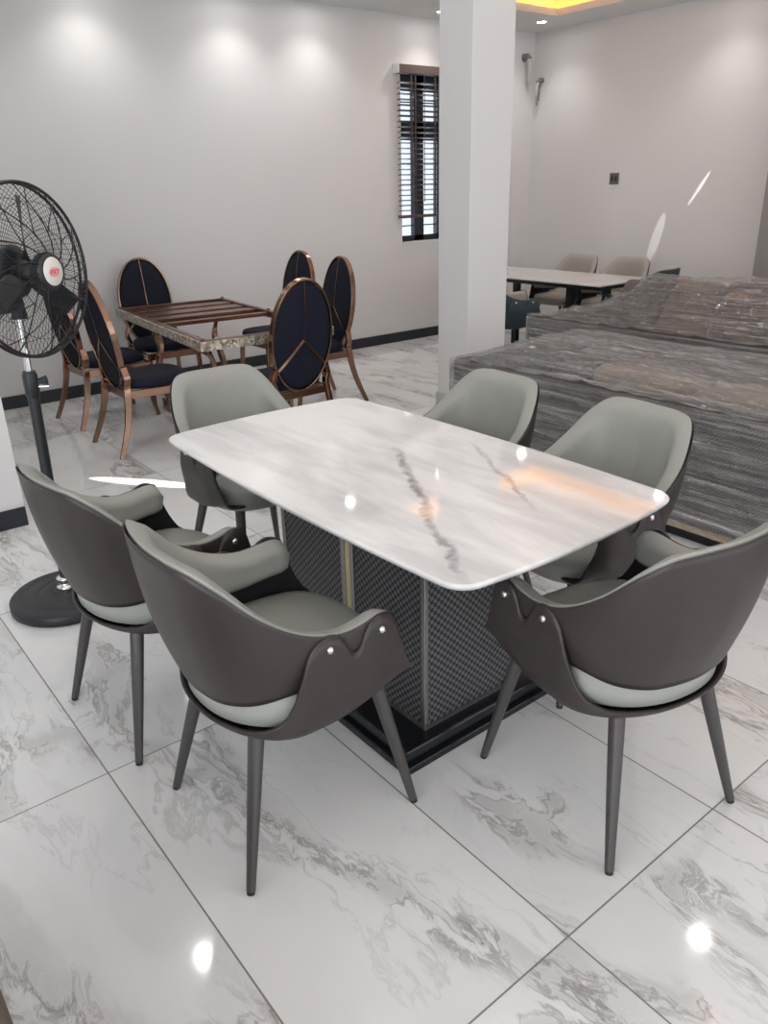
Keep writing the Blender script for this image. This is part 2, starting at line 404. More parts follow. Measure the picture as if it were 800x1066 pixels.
# ceiling with two lit trays
trays = [(4.75, 6.86, .9, 5.82), (.2, 3.46, -2.6, 1.86)]
xs = sorted({X0, X1} | {q for t_ in trays for q in t_[:2]}); ys = sorted({Y0, Y1} | {q for t_ in trays for q in t_[2:]})
b = MB()
for i in range(len(xs) - 1):
    for j in range(len(ys) - 1):
        mx, my = (xs[i] + xs[i + 1]) / 2, (ys[j] + ys[j + 1]) / 2
        if any(t_[0] < mx < t_[1] and t_[2] < my < t_[3] for t_ in trays): continue
        b.box(xs[i], xs[i + 1], ys[j], ys[j + 1], H, H + .06)
b.box(X0, X1, Y0, Y1, H + .21, H + .31)
struct('ceiling', b, M['ceil'])
for k, (a0, a1, b0, b1) in enumerate(trays):
    b = MB(); g = .16
    b.box(a0 - g - .02, a0 - g, b0 - g, b1 + g, H + .06, H + .21); b.box(a1 + g, a1 + g + .02, b0 - g, b1 + g, H + .06, H + .21)
    b.box(a0 - g, a1 + g, b0 - g - .02, b0 - g, H + .06, H + .21); b.box(a0 - g, a1 + g, b1 + g, b1 + g + .02, H + .06, H + .21)
    struct('trim_%d' % (k + 1), b, M['ceil'])
    b = MB(); z = H + .062; w = .02; e = .11
    b.box(a0 - e - w, a0 - e, b0 - e, b1 + e, z, z + .012); b.box(a1 + e, a1 + e + w, b0 - e, b1 + e, z, z + .012)
    b.box(a0 - e, a1 + e, b0 - e - w, b0 - e, z, z + .012); b.box(a0 - e, a1 + e, b1 + e, b1 + e + w, z, z + .012)
    tag(b.build('light_strip', M['led']), ['amber LED strip glowing in the ceiling recess by the far right wall',
        'amber LED strip in the ceiling recess above the viewer, seen reflected in the floor'][k], 'light strip')

# window: frame + panes, blind
b = MB(); f = .05; ya, yb = Y1 + .10, Y1 + .16
b.box(WX0, WX0 + f, ya, yb, WZ0, WZ1); b.box(WX1 - f, WX1, ya, yb, WZ0, WZ1); b.box(WX0, WX1, ya, yb, WZ0, WZ0 + f); b.box(WX0, WX1, ya, yb, WZ1 - f, WZ1)
for xm in (5.82, 6.14, 6.42): b.box(xm - .065, xm + .065, ya, yb, WZ0, WZ1)
b.box(WX0, WX1, ya, yb, 1.98, 2.16); b.box(WX0, WX1, ya, yb, 2.42, 2.60)
for zz in (1.16, 1.36, 1.56, 1.76, 1.9, 2.2, 2.32, 2.44): b.box(WX0, WX1, ya + .02, yb - .02, zz, zz + .012)
win = struct('window_1', b, M['frame'])
MB().box(WX0 + .01, WX1 - .01, ya + .028, ya + .034, WZ0 + .01, WZ1 - .01).build('window_pane', M['glass'], win)
MB().box(WX0, WX1, Y1 - .012, Y1 + .1, WZ0 - .02, WZ0).build('window_sill', M['white'], win)
BX0, BX1 = 5.43, 6.62
bl = thing('venetian_blind', 'dark brown venetian blind half hidden behind the square white column', 'blind', ((BX0 + BX1) / 2, Y1 - .05, 1.28))
w2 = (BX1 - BX0) / 2
MB().box(-w2 - .02, w2 + .02, -.045, .045, 1.27, 1.345).build('headrail', M['blindrail'], bl, .004)
MB().box(-w2 - .026, -w2 - .02, -.047, .047, 1.268, 1.347).build('headrail_end_cap', M['white'], bl)
MB().box(-w2, w2, -.025, .025, -.03, .0).build('bottom_rail', M['blindrail'], bl, .003)
n = 25
for k in range(n):
    zc = .04 + k * (1.22 - .02) / n
    s = MB(); t_ = math.radians(12); dx, dz = .023 * math.cos(t_), .023 * math.sin(t_)
    s.add([(-w2, -dx, zc + dz), (w2, -dx, zc + dz), (w2, dx, zc - dz), (-w2, dx, zc - dz), (-w2, -dx, zc + dz + .003), (w2, -dx, zc + dz + .003), (w2, dx, zc - dz + .003), (-w2, dx, zc - dz + .003)],
          [(0, 1, 2, 3), (7, 6, 5, 4), (0, 4, 5, 1), (2, 6, 7, 3), (1, 5, 6, 2), (3, 7, 4, 0)])
    s.build('slat', M['blind'], bl)
for xx in (-.45, -.40, -.14, -.09, .2, .25, .48):
    MB().box(xx - .010, xx + .010, -.032, -.029, -.02, 1.28).build('ladder_tape', M['blind'], bl)
MB().tube([(-.30, -.05, 1.26), (-.302, -.052, .6), (-.30, -.05, .12)], .004, 6).build('tilt_cord', M['blind'], bl)

# wall fittings
so = thing('wall_socket', 'brown double switch plate on the far right white wall', 'switch', (X1, 5.40, 1.572))
MB().box(-.010, 0, -.055, .055, -.055, .055).build('face_plate', M['socket'], so, .003)
for s_ in (-1, 1):
    MB().box(-.014, -.009, s_ * .022 - .012, s_ * .022 + .012, -.022, .022).build('rocker', M['base'], so, .002)
def pipe(loc, axis, label, big):
    p = thing('pipe_stub', label, 'pipe', loc)
    ax = Vector(axis)
    MB().tube([(0, 0, 0), tuple(ax * .05), tuple(ax * .09 + V(0, 0, -.03))], [.05 * big, .045 * big, .03 * big], 12).build('wall_sleeve', M['pipe'], p)
    side = V(ax.y, ax.x, 0)
    pts = [ax * .06, ax * .09 + V(0, 0, -.05), ax * .085 + V(0, 0, -.12) - side * .01, ax * .06 + V(0, 0, -.24) - side * .02, ax * .05 + V(0, 0, -.33 * big) - side * .03]
    MB().tube(pts, [.034 * big, .036 * big, .03 * big, .022 * big, .006], 10).build('hanging_wrap', M['pvc'], p)
    MB().tube([ax * .05 + V(.02, 0, -.02), ax * .08 + V(.02, 0, -.1), ax * .07 + V(.012, 0, -.2)], [.014, .012, .008], 8).build('copper_tail', M['brass'] if big > .9 else M['pipe'], p)
pipe((7.25, Y1, 2.80), (0, -1, 0), 'grey wrapped pipe end hanging high on the wall right of the column', .8)
pipe((X1, 6.44, 2.58), (-1, 0, 0), 'short grey pipe stub on the far right wall near the corner', .5)

# downlights
def spot(loc, tgt, watts, deg, blend=.6, col=(1, .97, .93), rad=.04, name='downlight_beam', scale=None):
    d = bpy.data.lights.new(name, 'SPOT'); d.energy = watts; d.spot_size = math.radians(deg); d.spot_blend = blend; d.color = col; d.shadow_soft_size = rad
    o = bpy.data.objects.new(name, d); COL.objects.link(o); o.location = loc
    o.rotation_euler = (Vector(tgt) - Vector(loc)).to_track_quat('-Z', 'Y').to_euler()
    if scale: o.scale = scale
    return o
DL = [(6.97, 6.10, 'round downlight in the far right ceiling corner, lit'), (2.45, 6.25, 'downlight above the rear wall behind the gold chair set'), (3.66, 6.25, 'downlight above the middle of the rear wall'),
      (4.46, 6.25, 'downlight above the rear wall left of the column'), (5.75, 6.25, 'downlight above the window blind'), (7.0, 4.2, 'downlight above the far right wall'),
      (3.8, 1.61, 'downlight above the near wrapped sofa'), (1.23, 3.57, 'downlight above the pedestal fan aisle'), (1.2, 6.25, 'downlight above the rear wall far left')]
for i, (x, y, lab) in enumerate(DL):
    t_ = thing('downlight', lab, 'ceiling light', (x, y, H), 0, 'recessed ceiling downlights')
    MB().lathe([(.045, -.001), (.06, -.006), (.062, -.001), (.062, 0)], 24).build('trim_ring', M['white'], t_)
    MB().lathe([(0, -.002), (.045, -.002)], 24).build('diffuser', M['lamp'], t_)
    near_wall = y > 6 or x > 6.9
    spot((x, y, H - .03), (x, y, 0), 13 if near_wall else 12, 120, 1.0)

# ------------------------------------------------------------------ armchairs
def seg_h(x):
    """upper edge of the lower seat shell along the side: two rounded tabs"""
    keys = [(-.30, .420), (-.20, .424), (-.135, .452), (-.105, .515), (-.088, .575), (-.072, .620), (-.048, .645), (-.020, .652), (.006, .645),
            (.024, .622), (.035, .596), (.050, .586), (.066, .596), (.078, .624), (.095, .647), (.122, .656), (.148, .650), (.166, .625), (.180, .575), (.200, .515), (.222, .475), (.232, .466)]
    return mono(keys, x)
KT = [(0, (-.318, 0, .858)), (.25, (-.308, .120, .858)), (.37, (-.284, .180, .847)), (.47, (-.238, .222, .806)), (.58, (-.168, .254, .735)), (.70, (-.075, .270, .672)),
      (.82, (.025, .272, .642)), (.92, (.115, .268, .650)), (1, (.180, .256, .660))]
KB = [(0, (-.248, 0, .482)), (.25, (-.233, .110, .484)), (.37, (-.206, .164, .488)), (.47, (-.168, .204, .496)), (.58, (-.110, .234, .510)), (.70, (-.045, .254, .524)),
      (.82, (.035, .260, .530)), (.92, (.115, .258, .540)), (1, (.180, .250, .540))]
KT.insert(0, (-.25, (KT[1][1][0], -KT[1][1][1], KT[1][1][2]))); KB.insert(0, (-.25, (KB[1][1][0], -KB[1][1][1], KB[1][1][2])))
def back_pt(u, v):
    a = abs(u); sg = 1 if u >= 0 else -1
    t_, b_ = cr(KT, a), cr(KB, a)
    p = [lerp(b_[i], t_[i], v) for i in range(3)]
    bulge = .022 * math.sin(PI * v) * (1 - .6 * a)
    p[0] -= bulge * (1 - a); p[1] += bulge * .5 * min(1, a * 2)
    return V(p[0], sg * p[1], p[2])
def back_nrm(u, v):
    e = .004
    du = back_pt(min(1, u + e), v) - back_pt(max(-1, u - e), v); dv = back_pt(u, min(1, v + e)) - back_pt(u, max(0, v - e))
    return dv.cross(du).normalized()
def loft_back(o0, o1, umax, rnd, vpad=0.0, endr=.10, vlo0=0.0, vstretch=0.0):
    """closed loop around (v, offset) swept along u"""
    rows = []; NU = 84; NV = 18
    for i in range(NU + 1):
        u = lerp(-umax, umax, i / NU)
        q = max(0, (abs(u) - (umax - endr)) / endr); s = math.sqrt(max(0, 1 - q ** 2.2)); s = max(s, .02)
        if endr <= 0: s = 1
        lo, hi = .5 - (.5 - vlo0 - vpad) * s, .5 + (.5 - vpad + vstretch) * s
        row = []
        for j in range(NV + 1):
            w = j / NV; v = lerp(lo, hi, w); n = back_nrm(u, min(1, v)); row.append(back_pt(u, v) + n * o0)
        for j in range(NV, -1, -1):
            w = j / NV; v = lerp(lo, hi, w); n = back_nrm(u, min(1, v))
            th = (max(0, 1 - abs(2 * w - 1) ** rnd)) ** .5 if rnd else 1
            row.append(back_pt(u, v) + n * (o0 + (o1 - o0) * max(.02, th) * (1 if endr <= 0 else max(.15, s ** .5))))
        rows.append(row)
    m = MB(); m.grid(rows, closed_v=True); k = len(rows[0])
    m.add(rows[0], [tuple(range(k))]); m.add(rows[-1], [tuple(reversed(range(k)))])
    return m
# back normal points outward (away from sitter) or inward? make it outward
_sgn = 1 if back_nrm(0, .5).x < 0 else -1
_bn = back_nrm
def back_nrm(u, v): return _bn(u, v) * _sgn

def shell_mesh():
    cols = []
    def plan(kind, t_):
        if kind == 'r':           # rear half-round, t 0..1 from centre to side
            a = t_ * PI / 2; return (-.075 - .166 * max(0, math.cos(a)), .262 * max(0, math.sin(a)))
        return (lerp(-.075, .232, t_), lerp(.262, .262, t_) - .010 * sstep(.55, 1, t_))
    half = [plan('r', i / 16) for i in range(17)] + [plan('s', i / 110) for i in range(1, 111)]
    full = [(x, -y) for x, y in reversed(half[1:])] + half
    rows = []
    for (x, y) in full:
        hgt = seg_h(x) if abs(y) > .12 else .420
        zr = .414 + .048 * sstep(-.02, .232, x)
        col = []
        cxm = lerp(x, .0, .9)
        for (s, z) in ((.04, -.024), (.5, -.023), (.80, -.019), (.90, -.015), (.955, -.008), (.985, 0.0)):
            col.append((lerp(0 if x < 0 else x, x, s) if x < .05 else x, y * s, zr + z))
        ztop = max(hgt, zr + .004)
        for k in range(1, 9):
            z = lerp(zr + .004, ztop, k / 8)
            f = 1.0 + .045 * sstep(.455, .56, z)
            col.append((x, y * f, z))
        rows.append(col)
    m = MB(); m.grid(rows); return m

def cushion_mesh():
    prof = [(.05, .412), (.80, .412), (.93, .415), (.985, .426), (1.0, .456), (.99, .486), (.95, .495), (.85, .499), (.5, .503), (.05, .505)]
    rows = []; N = 72
    for s, z in prof:
        r = []
        for k in range(N):
            a = 2 * PI * k / N; ca, sa = math.cos(a), math.sin(a)
            e_ = .62 if ca > 0 else .92; x = math.copysign(abs(ca) ** e_, ca) * (.262 if ca > 0 else .236) * s; y = math.copysign(abs(sa) ** e_, sa) * .253 * s
            
            lift = .05 * sstep(.0, -.22, x) * sstep(.445, .49, z) if z > .445 else 0
            drop = -.012 * sstep(.16, .27, x)
            r.append((x, y, z + lift + drop * (1 if z > .45 else 0)))
        rows.append(r)
    m = MB(); m.grid(rows, closed_v=True)
    m.add(rows[0], [tuple(range(N))], True); m.add(rows[-1], [tuple(reversed(range(N)))], True); return m

def make_chair(name, label, outer, inner, loc, rz, group, back=None):
    t = thing(name, label, 'chair', loc, rz, group)
    sh_ = shell_mesh().build('seat_shell', M[outer], t, solid=.010)
    sh_.data.materials.append(M['black_in']); sh_.modifiers['Solid'].material_offset = 1
    cushion_mesh().build('seat_cushion', M[inner], t)
    loft_back(0.0, -.010, 1.0, 6, endr=.06).build('backrest_shell', M[back or outer], t)
    loft_back(-.0085, -.060, 1.0, 5, endr=.075, vpad=.0, vlo0=.06, vstretch=.018).build('backrest_padding', M[inner], t)
    for sx in (1, -1):
        for sy in (1, -1):
            top = V(.165 if sx > 0 else -.155, sy * (.165 if sx > 0 else .15), .432 if sx > 0 else .402); ft = V(sx * .25, sy * .227, 0)
            d = (ft - top)
            lg = MB().tube([top, top + d * .5, top + d * .975], [.0205, .0165, .0115], 18).build('leg', M['leg'], t)
            MB().tube([top + d * .974, ft + V(0, 0, .001)], [.0105, .010], 14).build('foot_cap', M['foot'], lg)
    for sy in (1, -1):
        for sx in (-.020, .122):
            Rx = Matrix.Rotation(-sy * PI / 2, 4, 'X')
            MB().lathe([(.0, .008), (.005, .0075), (.0085, .005), (.0095, .0), (.009, -.006)], 18, (sx, sy * .279, .620), Rx).build('screw', M['chrome'], t)
    return t

ch = make_chair('dining_armchair', 'brown and grey armchair nearest the camera on the left of the marble table', 'brown', 'grey', (.840, 1.512, 0), math.radians(-2.3), 'armchairs around the marble dining table')
dup(ch, (.787, 2.158, 0), math.radians(4.8), 'brown and grey armchair on the left beside the black fan base')
dup(ch, (1.544, .999, 0), math.radians(82), 'brown and grey armchair at the near right end of the marble table')
dup(ch, (1.985, 1.475, 0), math.radians(172), 'grey-fronted armchair behind the table, right one of the two against the wrapped sofa')
dup(ch, (1.985, 2.10, 0), math.radians(177), 'grey-fronted armchair behind the table, in front of the column and the wrapped sofa end')
dup(ch, (1.47, 2.735, 0), math.radians(-90), 'grey-fronted armchair at the far end of the table, before the gold chair set')

# ------------------------------------------------------------------ marble dining table
TC = V(1.446, 1.815, 0)
tb = thing('dining_table', 'rectangular white marble dining table with rounded corners on a black woven pedestal', 'table', TC)
def top_outline(a, bb, bow_long, bow_short, rad, n=24):
    pts = []
    cor = [(a, bb), (-a, bb), (-a, -bb), (a, -bb)]
    # dense outline of bowed rectangle, then round corners by chaikin-like fillet
    edges = []
    for k in range(4):
        p, q = V(*cor[k]), V(*cor[(k + 1) % 4]); L = (q - p).length
        nrm = V((q - p).y, -(q - p).x).normalized(); bow = bow_short if k % 2 == 0 else bow_long
        L0 = rad / L
        for i in range(n + 1):
            t_ = lerp(L0, 1 - L0, i / n); s = p.lerp(q, t_) + nrm * bow * (1 - (2 * t_ - 1) ** 2); edges.append((k, s))
    out = []
    for k in range(4):
        seg = [s for kk, s in edges if kk == k]; nxt = [s for kk, s in edges if kk == (k + 1) % 4]
        out += seg
        p, q = seg[-1], nxt[0]; d1 = (seg[-1] - seg[-2]).normalized(); d2 = (nxt[0] - nxt[1]).normalized()
        den = d1.x * -d2.y + d1.y * d2.x
        r = q - p; t1 = (r.x * -d2.y + r.y * d2.x) / den; c = p + d1 * t1
        for i in range(1, 9):
            t_ = i / 9; out.append(p * (1 - t_) ** 2 + c * 2 * t_ * (1 - t_) + q * t_ ** 2)
    return out
ol = top_outline(.410, .754, .026, .028, .065)
rows = []
for s, z in ((.92, .728), (.965, .732), (.985, .740), (.998, .750), (1.0, .754), (.998, .758), (.994, .760)):
    ins = (1 - s)
    rows.append([(q.x - math.copysign(min(abs(q.x), ins * .55), q.x), q.y - math.copysign(min(abs(q.y), ins * .55), q.y), z) for q in ol])
m = MB(); m.grid(rows, closed_v=True); k = len(ol)
m.add(rows[-1], [tuple(range(k))]); m.add(rows[0], [tuple(reversed(range(k)))])
m.build('tabletop', M['top'], tb)
MB().box(-.322, .322, -.458, .458, .0, .026).build('plinth_lower_step', M['plinth'], tb, .004)
MB().box(-.306, .306, -.442, .442, .026, .07).build('plinth', M['plinth'], tb, .006)
def pedestal(x0, x1, y0, y1):
    z0, z1 = .07, .722
    MB().box(x0 + .012, x1 - .012, y0 + .012, y1 - .012, z0, z1).build('pedestal_core', M['plinth'], tb)
    g = .016
    for (xx, yy) in ((x0, y0), (x1 - g, y0), (x0, y1 - g), (x1 - g, y1 - g)):
        MB().box(xx, xx + g, yy, yy + g, z0, z1).build('corner_post', M['steel'], tb, .003)
    for zz in (z0, z1 - .014):
        MB().box(x0 + .002, x0 + .012, y0 + g, y1 - g, zz, zz + .014).build('frame_rail', M['steel'], tb)
        MB().box(x1 - .012, x1 - .002, y0 + g, y1 - g, zz, zz + .014).build('frame_rail', M['steel'], tb)
        MB().box(x0 + g, x1 - g, y0 + .002, y0 + .012, zz, zz + .014).build('frame_rail', M['steel'], tb)
        MB().box(x0 + g, x1 - g, y1 - .012, y1 - .002, zz, zz + .014).build('frame_rail', M['steel'], tb)
    a, c = z0 + .014, z1 - .014
    MB().box(x0 + .006, x0 + .0125, y0 + g, y1 - g, a, c).build('woven_panel', M['weave'], tb)
    MB().box(x1 - .0125, x1 - .006, y0 + g, y1 - g, a, c).build('woven_panel', M['weave'], tb)
    MB().box(x0 + g, x1 - g, y0 + .006, y0 + .0125, a, c).build('woven_panel', M['weave'], tb)
    MB().box(x0 + g, x1 - g, y1 - .0125, y1 - .006, a, c).build('woven_panel', M['weave'], tb)
pedestal(-.205, .185, -.405, -.055)
pedestal(-.205, .185, -.025, .335)
MB().box(-.200, -.188, -.055, -.025, .07, .722).build('gold_strip', M['goldstrip'], tb)
MB().box(.186, .25, -.32, .26, .07, .722).build('side_panel', M['plinth'], tb, .003)

# ------------------------------------------------------------------ gold framed oval-back chairs
def oval(k, n, rw, rh): a = 2 * PI * k / n; return rw * math.sin(a), rh * math.cos(a)
def back_x(z): return -.205 - .10 * (z - .42) / .65      # slight recline
def make_gold(name, label, loc, rz, group):
    t = thing(name, label, 'chair', loc, rz, group)
    # seat cushion
    rows = []; N = 48
    for s, z in ((.05, .408), (.9, .408), (.98, .418), (1, .435), (.985, .455), (.92, .469), (.7, .478), (.05, .483)):
        r = []
        for k in range(N):
            a = 2 * PI * k / N; ca, sa = math.cos(a), math.sin(a)
            x = math.copysign(abs(ca) ** .55, ca) * .235; y = math.copysign(abs(sa) ** .55, sa) * lerp(.205, .235, (x + .235) / .47)
            r.append((x * s + .02, y * s, z))
        rows.append(r)
    m = MB(); m.grid(rows, closed_v=True); m.add(rows[0], [tuple(range(N))], True); m.add(rows[-1], [tuple(reversed(range(N)))], True)
    m.build('seat_cushion', M['navy'], t)
    pts = [(-.215, .19), (.245, .225), (.245, -.225), (-.215, -.19)]
    m = MB()
    for k in range(4):
        p, q = pts[k], pts[(k + 1) % 4]; m.tube([(p[0], p[1], .383), (q[0], q[1], .383)], 1, flat=(.05, .022), up=(0, 0, 1))
    m.build('seat_rail', M['gold'], t, .003)
    cz, rw, rh = .738, .215, .335; n = 56
    ring = []
    for k in range(n):
        y, dz = oval(k, n, rw, rh); z = cz + dz; ring.append(V(back_x(z), y, z))
    m = MB()
    rows = []
    for k in range(n):
        p = ring[k]; y, dz = p.y / rw, (p.z - cz) / rh
        out = V(0, y / rw, dz / rh).normalized(); nx = V(1, 0, .15).normalized()
        rows.append([p + out * 0.006 + nx * .019, p + out * .006 - nx * .019, p - out * .006 - nx * .019, p - out * .006 + nx * .019])
    m.grid(rows, closed_u=True, closed_v=True, smooth=False); m.build('back_frame', M['gold'], t, .003)
    # padded oval, both faces slightly domed
    rows = []
    for s, th in ((1, 0.0), (.985, .012), (.9, .020), (.6, .026), (.02, .028)):
        rows.append([V(back_x(cz + oval(k, n, rw, rh)[1] * s * .975) + th, oval(k, n, rw, rh)[0] * s * .975, cz + oval(k, n, rw, rh)[1] * s * .975) for k in range(n)])
    rows2 = []
    for s, th in ((1, 0.0), (.985, -.010), (.9, -.015), (.6, -.018), (.02, -.019)):
        rows2.append([V(back_x(cz + oval(k, n, rw, rh)[1] * s * .975) + th, oval(k, n, rw, rh)[0] * s * .975, cz + oval(k, n, rw, rh)[1] * s * .975) for k in range(n)])
    m = MB(); m.grid(list(reversed(rows)) + rows2[1:], closed_v=True); m.build('back_pad', M['navy'], t)
    # the three-armed gold inlay on both faces
    zc = cz - .022
    for face, th in ((1, .027), (-1, -.019)):
        m = MB()
        def pt(y, z, ex=0.0):
            s = min(1, math.hypot(y / rw, (z - cz) / rh)); d = th * (1 - .55 * s ** 4) + face * .003
            return V(back_x(z) + d, y, z)
        m.tube([pt(0, lerp(zc, cz + rh * .97, i / 8)) for i in range(9)], [1.0] + [.55] * 8, flat=(.010, .008), up=(0, 1, 0))
        for sy in (1, -1):
            e = V(0, sy * rw * .80, cz - rh * .57)
            m.tube([pt(lerp(0, e.y, i / 8), lerp(zc, e.z, i / 8)) for i in range(9)], [1.5] + [1.15] * 8, flat=(.014, .008), up=(0, 0, 1))
        m.build('back_inlay', M['gold'], t)
    for sy in (1, -1):
        # rear leg: curved foot, kinked stile up to the oval
        pts = [V(-.335, sy * .245, 0), V(-.292, sy * .232, .10), V(-.256, sy * .218, .20), V(-.232, sy * .205, .30), V(-.220, sy * .195, .39), V(-.214, sy * .190, .44),
               V(-.212, sy * .205, .49), V(-.218, sy * .182, .555)]
        m = MB(); P_ = []
        keys = [(i / (len(pts) - 1), tuple(q)) for i, q in enumerate(pts)]
        m.tube([cr(keys, i / 28) for i in range(29)], [lerp(.72, 1.05, min(1, i / 14)) for i in range(29)], flat=(.040, .026), up=(1, 0, .2)); m.build('leg', M['gold'], t, .003)
        fp = [V(.215, sy * .200, .39), V(.225, sy * .205, .25), V(.238, sy * .212, .12), V(.262, sy * .222, 0)]
        m = MB(); m.tube([cr([(i / 3, tuple(q)) for i, q in enumerate(fp)], i / 12) for i in range(13)], [lerp(1.1, .75, i / 12) for i in range(13)], flat=(.034, .028), up=(1, 0, 0)); m.build('leg', M['gold'], t, .003)
    return t
gg = 'gold framed navy chairs around the unfinished table'
GY = 0
gc = make_gold('oval_back_chair', 'gold framed navy oval-back chair left of the unfinished table, the nearer one', (1.945, 4.965, 0), 0, gg)
dup(gc, (1.965, 5.79, 0), math.radians(2), 'gold framed navy oval-back chair seen behind the fan cage')
dup(gc, (2.545, 6.07, 0), math.radians(-92), 'gold framed navy oval-back chair at the far end of the table against the rear wall')
dup(gc, (3.46, 5.82, 0), math.radians(182), 'gold framed navy oval-back chair mostly hidden, only its narrow top showing')
dup(gc, (3.31, 5.06, 0), math.radians(176), 'gold framed navy oval-back chair on the far right of its set, turned sideways')
dup(gc, (2.555, 4.275, 0), math.radians(92), 'gold framed navy oval-back chair with its whole back facing the camera')

# unfinished table frame
gt = thing('table_frame', 'unfinished rose gold table frame without its top and with a mosaic rim', 'table', (2.545, 5.105, 0), math.radians(-6))
TW, TL, TZ = .445, .915, .745
for nm, (a0, a1, b0, b1) in (('s', (-TW, TW, -TL, -TL + .02)), ('s', (-TW, TW, TL - .02, TL)), ('l', (-TW, -TW + .02, -TL + .02, TL - .02)), ('l', (TW - .02, TW, -TL + .02, TL - .02))):
    MB().box(a0, a1, b0, b1, TZ - .055, TZ).build('mosaic_rim', M['mosaic'], gt, .002)
for nm, (a0, a1, b0, b1) in (('s', (-TW + .02, TW - .02, -TL + .02, -TL + .06)), ('s', (-TW + .02, TW - .02, TL - .06, TL - .02)), ('l', (-TW + .02, -TW + .055, -TL + .06, TL - .06)), ('l', (TW - .055, TW - .02, -TL + .06, TL - .06))):
    MB().box(a0, a1, b0, b1, TZ - .03, TZ + .004).build('inner_rim', M['bronze'], gt, .002)
for y0, w in ((.62, .15), (.38, .16), (.16, .13), (-.05, .05)):
    MB().box(-TW + .055, TW - .055, y0, y0 + w, TZ - .03, TZ - .004).build('cross_bar', M['bronze'], gt, .003)
for sx in (1, -1):
    for sy in (1, 0, -1):
        MB().lathe([(.012, TZ + .003), (.012, TZ + .012), (.004, TZ + .016), (0, TZ + .016)], 12, (sx * (TW - .03), sy * (TL - .03), 0)).build('corner_stud', M['bronze'], gt)
for yc in (-.36, .50):
    MB().box(-.26, .26, yc - .14, yc + .14, 0, .075).build('base_block', M['gold'], gt, .006)
    for sx in (1, -1):
        for sy in ((1 if yc > 0 else -1),):
            pts = [(sx * .20, yc + sy * .06, .07), (sx * .27, yc + sy * .09, .20), (sx * .25, yc + sy * .11, .36), (sx * .22, yc + sy * .13, .50), (sx * .27, yc + sy * .18, .62), (sx * .36, yc + sy * .24, .69)]
            keys = [(i / 5, q) for i, q in enumerate(pts)]
            MB().tube([cr(keys, i / 24) for i in range(25)], 1, flat=(.028, .085), up=(sx, 0, .3)).build('curved_leg', M['gold'], gt, .003)

# ------------------------------------------------------------------ pedestal fan
fn = thing('pedestal_fan', 'black pedestal fan on a round base at the left edge', 'fan', (.735, 3.07, 0))
MB().lathe([(0, 0), (.217, 0), (.224, .006), (.224, .038), (.214, .047), (.185, .050), (.165, .047), (.160, .050), (.115, .056), (.108, .053), (.10, .058), (.06, .064), (.055, .061), (.04, .066), (0, .066)], 64).build('base', M['fan'], fn)
MB().lathe([(0, .064), (.036, .064), (.040, .070), (.036, .078), (.026, .082), (.026, .100), (.034, .104), (.034, .112), (.020, .118), (0, .118)], 32).build('base_collar', M['chrome'], fn)
lean = V(.022, .0, 1.0)
def PL(z): return V(lean.x * z, lean.y * z, z)
MB().tube([PL(.11), PL(.93)], [.021, .021], 20).build('pole', M['fan'], fn)
MB().tube([PL(.86), PL(.875), PL(.945), PL(.96)], [.021, .027, .027, .022], 20).build('height_collar', M['fan'], fn)
MB().tube([PL(.90) + V(.02, -.01, 0), PL(.90) + V(.055, -.03, 0)], [.006, .006], 8).build('collar_pin', M['chrome'], fn)
MB().tube([PL(.92) + V(.02, -.015, 0), PL(.92) + V(.05, -.03, .004)], [.010, .018], 12).build('lock_knob', M['fan'], fn)
MB().tube([PL(.95), PL(1.20)], [.0125, .0125], 16).build('chrome_tube', M['chrome'], fn)
HC = V(.052, -.120, 1.318)      # cage centre
ax = V(.55, -.835, .02).normalized()
ux = V(0, 0, 1).cross(ax).normalized(); uz = ax.cross(ux).normalized()
Fm = Matrix((ux, uz, ax)).transposed().to_4x4()    # local z = fan axis (front)
def FP(r, a, d): return HC + Fm @ V(r * math.cos(a), r * math.sin(a), d)
m = MB(); m.lathe([(0, -.235), (.05, -.232), (.066, -.21), (.070, -.12), (.088, -.11), (.09, -.055), (.06, -.045), (0, -.045)], 36, HC, Fm); m.build('motor_housing', M['fan'], fn)
m = MB()
for k in range(30):
    a = 2 * PI * k / 30; m.tube([FP(.071, a, -.21), FP(.073, a, -.125)], .003, 5)
m.build('motor_ribs', M['wire'], fn)
m = MB(); nb = HC + Fm @ V(0, -.06, -.14)
m.tube([PL(1.15), PL(1.20), HC + Fm @ V(0, -.12, -.15), nb], [.03, .034, .036, .03], 18); m.build('neck', M['fan'], fn)
R = .286
def cage(sign):
    m = MB(); prof = []
    # dished profile r -> depth
    d_of = lambda r: sign * (.085 * (1 - (r / R) ** 2.6) + .012)
    for k in range(84):
        a = 2 * PI * k / 84
        m.tube([FP(r, a + sign * .42 * (r / R), d_of(r)) for r in (.05, .11, .17, .225, .265, R)], .00085, 4)
    for r in ((.135, .225) if sign > 0 else (.10, .17, .238)):
        m.tube([FP(r, 2 * PI * k / 48, d_of(r)) for k in range(48)], .0012, 4, closed=True)
    return m, d_of
m, dF = cage(1)
m.build('front_grille', M['wire'], fn)
m = MB()
for k in range(12):   # heavier looping ribs on the front
    a0 = 2 * PI * k / 12
    m.tube([FP(lerp(.055, R, i / 10), a0 + .55 * math.sin(PI * .5 * i / 10), dF(lerp(.055, R, i / 10)) + .002) for i in range(11)], .0023, 6)
    m.tube([FP(lerp(.13, R, i / 8), a0 + .55 * math.sin(PI * .5 * .3) - .42 * (i / 8), dF(lerp(.13, R, i / 8)) + .002) for i in range(9)], .0019, 6)
m.build('front_ribs', M['wire'], fn)
m, dB = cage(-1)
m.build('rear_grille', M['wire'], fn)
m = MB()
